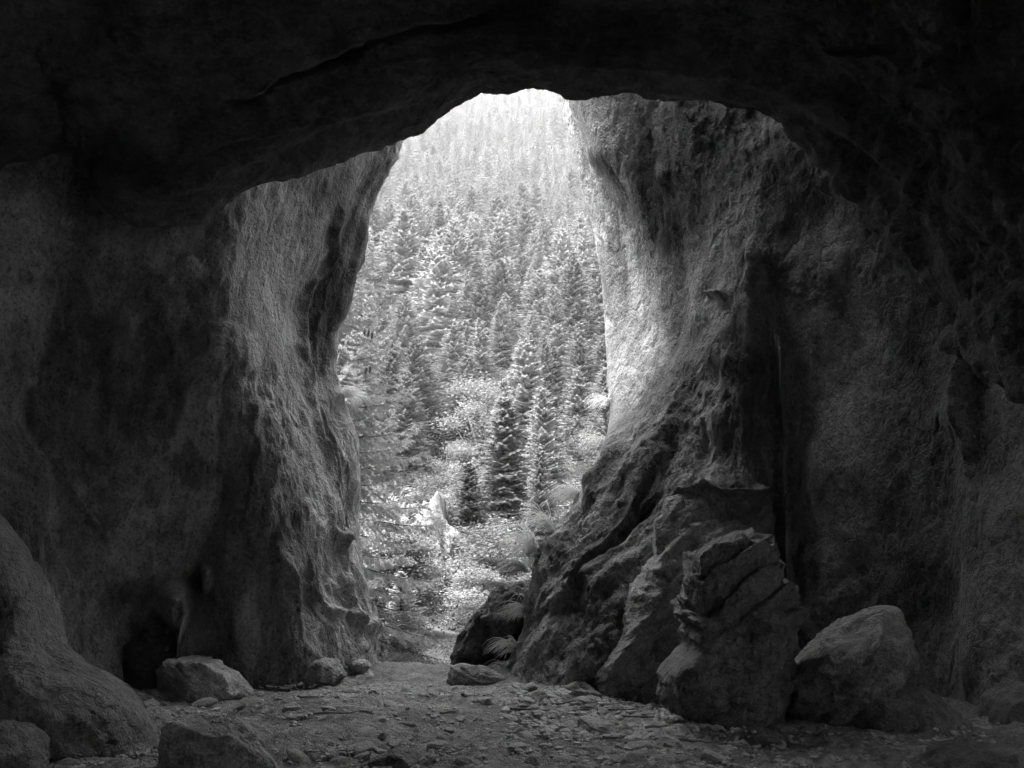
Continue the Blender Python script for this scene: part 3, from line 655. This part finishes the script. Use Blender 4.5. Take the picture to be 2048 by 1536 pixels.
# trees that stand out in the photograph: (px, top py, d, variant, width, label)
heroes = [(962, 640, 260, 0, 1.1, 'tall pointed spruce in the middle of the opening, above the broad leaved tree'), (1162, 680, 250, 3, 1.1, 'bright broad spruce beside the lit edge of the right wall'),
    (770, 670, 250, 3, 1.0, 'full spruce just right of the near spruce branches'), (850, 710, 220, 1, 1.1, 'dense spruce left of the tall pointed one in the ravine'),
    (1045, 700, 240, 0, 1.1, 'wide dark spruce right of the tall pointed one'), (1105, 690, 280, 4, 1.0, 'sparse spruce with bare lower trunk left of the bright broad one'),
    (925, 460, 130, 0, 1.1, 'pale spruce standing clear of its row halfway up the slope'), (975, 520, 200, 2, 1.1, 'narrow dark spruce behind the tall pointed one'),
    (1080, 545, 180, 2, 1.1, 'narrow spruce with drooping boughs behind the wide dark one'), (1000, 560, 180, 5, 1.2, 'slim dark spruce between two taller ones at mid slope'),
    (805, 770, 180, 3, 1.1, 'low full spruce at the left of the ravine'), (1010, 920, 170, 0, 1.3, 'young pale spruce on the ravine floor above the ferns'), (960, 890, 180, 1, 1.2, 'young dark spruce beside the crag')]
pos = []
def stand(px, base):
    ds = np.linspace(34, 600, 3000); p = P(px, base, ds); ok = hill_z(p[:, 0], ds) >= p[:, 2]
    return float(ds[np.argmax(ok)]) if ok.any() else 300.0
for (px, top, H_, v, wd, lab) in heroes:
    d = stand(px, top + H_); x = at_px(px, d); h = H_ * d / FPX * 1.05; wd *= 1.4
    pos.append((x, d)); tree('spruce_tree', SPR[v], x, d, h, lab, None, 'spruce', wd)
for (px, top, d, lab) in [(895, 850, 54, 'bright broad leaved tree in the middle of the ravine'), (870, 975, 44, 'small pale broad leaved tree in front of the crag'), (960, 1010, 40, 'small broad leaved tree at the ravine bottom right of the crag')]:
    x = at_px(px, d); h = float(P(px, top, d)[2] - hill_z(x, d)); pos.append((x, d)); tree('broadleaf_tree', BRD[len(pos) % 3], x, d, h, lab, None, 'broad-leaved tree', 1.1)
cand = []
gx = np.random.default_rng(77)
grid = {}
for x, y in pos: grid.setdefault((int(x // 4), int(y // 4)), []).append((x, y))
for i in range(60000):
    y = 30 + 600 * gx.uniform() ** 1.15; x = gx.uniform(-1, 1) * (10 + y * 0.36)
    rmin = (2.2 if y < 55 else 3.0) + 1.4 * min(1, y / 150) + 2.2 * min(1, max(0, y - 180) / 150); c0, c1 = int(x // 4), int(y // 4)
    if any((x - a) ** 2 + (y - b) ** 2 < rmin ** 2 for i_ in (-1, 0, 1) for j_ in (-1, 0, 1) for a, b in grid.get((c0 + i_, c1 + j_), ())): continue
    grid.setdefault((c0, c1), []).append((x, y)); cand.append((x, y))
cand.sort(key=lambda c: c[1])
ind = []; rest = []
for x, y in cand:
    if y < 43 and abs(x / y + 0.083) < 0.022: continue
    px, py = proj(np.array([x, y, float(hill_z(x, y)) + 10.0]))
    inv = 600 < px < 1300 and py > 120
    (ind if inv and len(ind) < 272 else rest).append((x, y))
nb_ = 0
for i, (x, y) in enumerate(ind):
    h = gx.uniform(12, 22) * (.5 if gx.uniform() < .2 else 1) if y > 85 else gx.uniform(5, 9) * (.6 + y / 90)
    if y < 110 and gx.uniform() < (.15 if y < 60 else .1):
        tree('broadleaf_tree', BRD[i % 3], x, y, h * (.6 if y > 60 else .8), 'leafy tree among the spruces low on the slope', 'broad leaved trees among the spruces', 'broad-leaved tree', 1.2); continue
    if y < 110: lab, gr = 'spruce in the crowded lower stand near the ravine', 'spruces low on the slope'
    elif y < 200: lab, gr = 'spruce in the dense stand at mid slope', 'spruces at mid slope'
    else: lab, gr = 'pale hazy spruce in the stand high on the slope', 'spruces high on the slope'
    tree('spruce_tree', SPR[gx.integers(6)], x, y, h, lab, gr, 'spruce', gx.uniform(1.1, 1.8))
for px, top, H_, lab in [(1004, 415, 95, 'bare pale dead trunk standing among spruces halfway up the slope'), (1088, 520, 85, 'short bare dead trunk near the lit right rock edge'), (966, 770, 130, 'thin pale dead trunk low on the slope beside the tall pointed spruce'), (905, 330, 60, 'distant bare dead trunk high on the slope')]:
    d = stand(px, top + H_); x = at_px(px, d); h = H_ * d / FPX
    n = 8; zz = np.linspace(0, 1, n) * h; V, F = tube(np.stack([.05 * np.sin(zz), 0 * zz, zz], -1), np.linspace(.22, .06, n) * h / 9, 7); vs = [V]; fs = [F]; k = len(V)
    for j in range(9):
        z = h * gx.uniform(.4, .97); a = gx.uniform(0, 6.3); V, F = tube([[0, 0, z], [math.cos(a) * h * .05, math.sin(a) * h * .05, z + .1], [math.cos(a) * h * .09, math.sin(a) * h * .09, z]], [.03, .02, .01], 4); vs.append(V); fs.append(F + k); k += len(V)
    tag(link('dead_tree', setmesh('dead_tree', np.concatenate(vs), np.concatenate(fs), True, M_snag), loc=(x, d - 2.5, float(hill_z(x, d)))), lab, 'dead tree')
# the far rest of the forest as one mass
LOW = []
for i in range(4):
    cr, trk = spruce_meshes('far', 400 + i, 18, 7, 3, [.15, .13, .17, .12][i], .08, 0, (.007, .013), 2)
    def arr(me):
        a = np.empty(len(me.vertices) * 3, np.float32); me.vertices.foreach_get('co', a)
        return a.reshape(-1, 3)
    LOW.append(arr(cr)); bpy.data.meshes.remove(cr); bpy.data.meshes.remove(trk)
HIGH = [arr(SPR[i][0]) for i in (0, 1, 3)]
rest = [c for c in rest if c[1] > 100 or (c[1] > 45 and gx.uniform() < .5)]
vs = []
for x, y in rest:
    h = gx.uniform(11, 25) * (.55 if gx.uniform() < .2 else 1) * (1 if y > 90 else .6); a = gx.uniform(0, 6.28); ca, sa = math.cos(a), math.sin(a); wd_ = gx.uniform(1.3, 2.0); q = (LOW[gx.integers(4)] if y > 100 else HIGH[gx.integers(3)]) * h * np.array([wd_, wd_, 1])
    vs.append(np.stack([q[:, 0] * ca - q[:, 1] * sa + x, q[:, 0] * sa + q[:, 1] * ca + y, q[:, 2] + float(hill_z(x, y)) - .3], -1))
print('trees', len(ind), len(rest))
V = np.concatenate(vs); fo = link('far_forest', setmesh('far_forest', V, np.arange(len(V)).reshape(-1, 3), False, M_far))
tag(fo, 'mass of spruce forest high up the slope', 'forest', kind='stuff')
for i in range(22):
    y = 17 + 20 * gx.uniform(); x = at_px(gx.uniform(690, 860), y)
    tree('spruce_tree', YNG[i % 2], x, y, gx.uniform(1.2, 3.0) * (.6 + y / 50), 'young spruce growing low in the ravine just outside the cave', 'young spruces in the ravine', 'spruce', gx.uniform(1.5, 2.3))
# shrubs of the ravine
for i in range(130):
    y = 14.5 + 30 * gx.uniform() ** 1.3; x = at_px(gx.uniform(740, 1010), y); h = gx.uniform(.8, 2.0) * (1 + y / 40)
    if y < 21: h *= .6
    if y < 30 and abs(x / y + 0.083) < 0.04: continue
    c_ = y < 26
    tree('shrub', SHR[i % 3], x, y, h, 'low bright shrub near the sill at the bottom of the opening' if c_ else 'leafy shrub further down the ravine', 'shrubs near the sill' if c_ else 'shrubs in the ravine', 'shrub', 1.7)
# undergrowth of the ravine
n = 90000; y = 13.5 + 110 * g.uniform(size=n) ** 1.8; x = g.uniform(-1, 1, n) * (2.5 + y * .30)
cl = fbm(np.stack([x * .5, y * .5, 0 * x], -1), 3, 88); hgt = np.maximum(0, .45 + cl * 1.1) * g.uniform(0, 1, n) * np.minimum(1.2, .35 + y / 45)
c = np.stack([x, y, hill_z(x, y) + hgt + .02], -1)
a = g.normal(size=(n, 3)); a[:, 2] = np.abs(a[:, 2]) * .6; a /= np.linalg.norm(a, axis=1, keepdims=True); b = np.cross(a, g.normal(size=(n, 3))); b /= np.linalg.norm(b, axis=1, keepdims=True)
s_ = (g.uniform(.012, .034, n) * (1 + y / 28))[:, None]
V = np.stack([c - a * s_, c + b * s_ * .4, c + a * s_, c - b * s_ * .4], 1)
ug = link('undergrowth', setmesh('undergrowth', V.reshape(-1, 3), np.arange(n * 4).reshape(-1, 4), False, M_under)); tag(ug, 'bright leafy undergrowth covering the ravine floor', 'undergrowth', kind='stuff')

# ---------------------------------------------------------------- the near spruce behind the left pillar
def needle_shoot(p, d, L, g, out, r=0.034, n=10):
    L *= 1.25
    d = d / np.linalg.norm(d); u = np.cross(d, [0, 0, 1.]); u /= np.linalg.norm(u) + 1e-9; v = np.cross(d, u)
    for k in range(n):
        s = k / (n - 1) * .9; ph = k * 2.4 + g.uniform(0, 1)
        rad = u * math.cos(ph) + v * math.sin(ph); q = p + d * L * s
        out.append([q - rad * .002 + d * .009, q + rad * r + d * .03, q - d * .009 + rad * .002])
    out.append([p - u * .006, p + d * (L + .01), p + u * .006]); out.append([p - v * .006, p + d * (L + .01), p + v * .006])
def near_spruce(px, d, H, rad, seed, label, cones):
    g = np.random.default_rng(seed); x = at_px(px, d); z0 = float(hill_z(x, d)) - .2
    e = link('spruce_tree', None, loc=(x, d, z0)); tag(e, label, 'spruce')
    tri = []; bv = []; bf = []; k0 = 0
    zz = np.linspace(0, H * .98, 14); V, F = tube(np.stack([.04 * np.sin(zz), .03 * np.cos(zz * .8), zz], -1), .13 * (1 - zz / H) ** .9 + .01, 10); bv.append(V); bf.append(F); k0 = len(V)
    for L in range(34):
        f = L / 33; z = H * (.04 + .93 * f)
        for b in range(6):
            a = 2 * math.pi * (b + g.uniform(-.35, .35)) / 6 + L * 1.1; ln = rad * ((1 - f) ** .75) * g.uniform(.6, 1.12) + .1
            e_ = -.12 + .6 * f; dr = .38 * (1 - f) + .05; m = max(5, int(ln / .10)); ss = np.linspace(0, 1, m)
            hx = np.array([math.cos(a), math.sin(a), 0]); nx = np.array([-hx[1], hx[0], 0])
            pts = hx * (ln * ss)[:, None] + nx * (np.sin(ss * 3 + b) * .04 * ln)[:, None] + np.array([0, 0, 1]) * (z + ln * (e_ * ss - dr * ss ** 2 + .22 * ss ** 4))[:, None]
            V, F = tube(pts, .014 * (1 - ss) * ln / 2 + .004, 4); bv.append(V); bf.append(F + k0); k0 += len(V)
            front = hx[1] < .75
            for j in range(1, m):
                q = pts[j]; t = pts[j] - pts[j - 1]; t /= np.linalg.norm(t)
                for sd in (-1, 1):
                    tl = (.42 * (1 - ss[j]) + .14) * min(1, ln) * g.uniform(.6, 1.2)
                    dv = t * .75 + nx * sd * .75 + np.array([0, 0, -g.uniform(.15, .95)]); dv /= np.linalg.norm(dv)
                    ns = max(2, int(tl / .065))
                    for k in range(ns):
                        pp = q + dv * tl * (k + .2) / ns
                        needle_shoot(pp, dv + g.normal(size=3) * .18, .10, g, tri)
                        if k and front: needle_shoot(pp, dv * .6 + nx * g.normal() * .6 + t * .3 + np.array([0, 0, -.35]), .08, g, tri)
                needle_shoot(q, t + g.normal(size=3) * .1, .10, g, tri)
            needle_shoot(pts[-1], pts[-1] - pts[-2], .12, g, tri)
    T = np.array(tri); link('crown', setmesh('near_crown', T.reshape(-1, 3), np.arange(len(T) * 3).reshape(-1, 3), False, M_needle_near), e)
    link('trunk', setmesh('near_trunk', np.concatenate(bv), np.concatenate(bf), True, M_bark), e)
    print('near spruce tris', len(T))
    prof = [(0, .008), (.15, .02), (.4, .026), (.7, .022), (1, .006)]
    V, F = tube([[0, 0, -q * .15] for q, _ in prof], [r for _, r in prof], 8); cm = setmesh('cone', V, F, True, M_cone)
    for (cpx, cpy, dd) in cones:
        p = P(cpx, cpy, d + dd); link('cone', cm, e, loc=p - np.array([x, d, z0]), rot=(g.normal() * .12, g.normal() * .12, 0))
near_spruce(652, 15.9, 9.6, 2.6, 9, 'nearest spruce, drooping branches and hanging cones beside the left pillar', [(728, 655, -.8), (736, 658, -.85), (744, 662, -.8), (740, 730, -.9), (733, 733, -.85), (713, 552, -.6)])
near_spruce(765, 21, 3.4, 1.3, 10, 'young bright spruce low behind the nearest spruce at the sill', [])

# ---------------------------------------------------------------- grass tufts and ferns
def edge_pt(V, py0, side):
    px, py = proj(V); m = (np.abs(py - py0) < 8) & (V[..., 1] > 9) & (V[..., 1] < 14) & (px > 560) & (px < 1330)
    q = np.where(m, px * side, -1e9); i = np.unravel_index(np.argmax(q), q.shape); return V[i]
def tuft(px, py, d, L, n, lean, seed, label, up=0.5, group=None):
    g = np.random.default_rng(seed); vs = []; fs = []; k = 0
    for i in range(n):
        a = g.uniform(-1.3, 1.3); l = L * g.uniform(.45, 1.1); hx = np.array([lean * math.cos(a) , -abs(math.sin(a)) * .8 * np.sign(g.uniform() - .3), 0])
        u = up * g.uniform(.5, 1.5); m = 6; s = np.linspace(0, 1, m)[:, None]
        pts = hx * (l * s) + np.array([0, 0, 1]) * l * (u * s - (u * .55 + .45) * s ** 2.2) + g.normal(size=3) * .03
        wd = np.array([.3, 1, .9, .7, .45, .06])[:, None] * .0048 * (L / .4) ** .5; sd = np.cross(hx, [0, 0, 1.]); sd = sd / (np.linalg.norm(sd) + 1e-6) + np.array([0, 0, .5])
        V = np.concatenate([pts - sd * wd, pts + sd * wd]); vs.append(V); fs += [[k + j, k + j + 1, k + m + j + 1, k + m + j] for j in range(m - 1)]; k += 2 * m
    o = link('grass_tuft', setmesh('grass_tuft', np.concatenate(vs), np.array(fs), True, M_grass), loc=edge_pt(VL, py, 1) + np.array([-.03, -.05, 0]) if lean > 0 else edge_pt(VR, py, -1) + np.array([.03, -.08, 0])); tag(o, label, 'grass tuft', group)
for i, t_ in enumerate([(1172, 985, 10.75, .42, 170, -1, 'bright overhanging grass tuft on the ledge halfway down the right slope'), (1232, 815, 11.5, .42, 90, -1, 'highest grass tuft hanging from the right rock edge'),
    (1225, 880, 11.1, .40, 90, -1, 'thin grass tuft just under the highest one on the right edge'), (1140, 1055, 10.6, .38, 120, -1, 'grass tuft between the overhanging one and the upright one on the right slope'),
    (1088, 1108, 10.6, .55, 150, -1, 'upright bright grass tuft above the ferns'), (1062, 1232, 10.4, .40, 110, -1, 'arching grass tuft hanging over the dark earth bank'),
    (1045, 1290, 10.4, .36, 90, -1, 'thin arching grass tuft at the foot of the earth bank'), (1022, 1345, 10.3, .30, 70, -1, 'lowest grass tuft beside the flat slab on the sill'),
    (1200, 935, 10.9, .3, 60, -1, 'small grass tuft between the two upper right tufts'), (668, 790, 11.9, .42, 120, 1, 'grass tuft drooping from the left rock edge'),
    (1110, 1140, 10.7, .3, 60, -1, 'short grass tuft on the slope under the upright one')]):
    tuft(*t_[:6], 500 + i, t_[6], up=1.6 if 'upright' in t_[6] else .7)
def fern(px, py, d, L, n, seed, label):
    g = np.random.default_rng(seed); e = link('fern', None, loc=P(px, py, d) + np.array([0, -.3 if px < 1050 else -.1, .03])); tag(e, label, 'fern')
    for i in range(n):
        a = math.pi + g.uniform(-1.35, 1.35); l = L * g.uniform(.65, 1.1); hx = np.array([math.cos(a), math.sin(a) * .9, 0]); nx = np.array([-hx[1], hx[0], 0]); nx /= np.linalg.norm(nx)
        u = g.uniform(.25, .8); m = 26; tri = []
        f_ = lambda s: hx * l * s + np.array([0, 0, 1]) * l * (u * s - (u * .6 + .25) * s * s)
        for j in range(m):
            s = (j + .5) / m; q = f_(s); t = f_(s + .01) - q; t /= np.linalg.norm(t); wl = l * .17 * math.sin(math.pi * min(1, s * .85 + .15)) ** .8 + .006
            for sd in (-1, 1):
                tp = q + nx * sd * wl + t * wl * .3 + np.array([0, 0, -wl * .25]); b = l * .014
                tri.append([q - t * b, tp, q + t * b])
        q0 = [f_(s) for s in np.linspace(0, 1, 7)]
        for a_, b_ in zip(q0[:-1], q0[1:]): tri.append([a_ - nx * .003, b_, a_ + nx * .003])
        T = np.array(tri); link('frond', setmesh('frond', T.reshape(-1, 3), np.arange(len(T) * 3).reshape(-1, 3), False, M_fern), e)
for i, q in enumerate([(1055, 1150, 11.0, .75, 9, 'large bright fern with fronds spreading left from the top of the earth bank'), (1010, 1180, 11.2, .6, 8, 'fern on the left shoulder of the earth bank'),
    (1085, 1120, 10.9, .5, 6, 'small fern under the upright grass tuft'), (960, 1225, 11.4, .45, 7, 'low fern on the left flank of the earth bank'), (1030, 1330, 10.9, .4, 6, 'dark little fern at the foot of the earth bank')]):
    fern(*q[:5], 600 + i, q[5])
#@@HAZE
hb = bmesh.new(); bmesh.ops.create_cube(hb, size=1.0)
hm = bpy.data.meshes.new('haze'); hb.to_mesh(hm); hb.free()
ho = link('haze', hm, loc=(0, 440, 300), scale=(900, 940, 640)); tag(ho, 'thin mountain air haze', 'haze', kind='stuff')
m = bpy.data.materials.new('haze_air'); m.use_nodes = True; N = m.node_tree.nodes; N.remove(N['Principled BSDF'])
pv = N.new('ShaderNodeVolumePrincipled'); pv.inputs['Density'].default_value = 0.00018; pv.inputs['Color'].default_value = (.95, .95, .95, 1); pv.inputs['Anisotropy'].default_value = 0.2
m.node_tree.links.new(pv.outputs[0], N['Material Output'].inputs['Volume']); hm.materials.append(m)
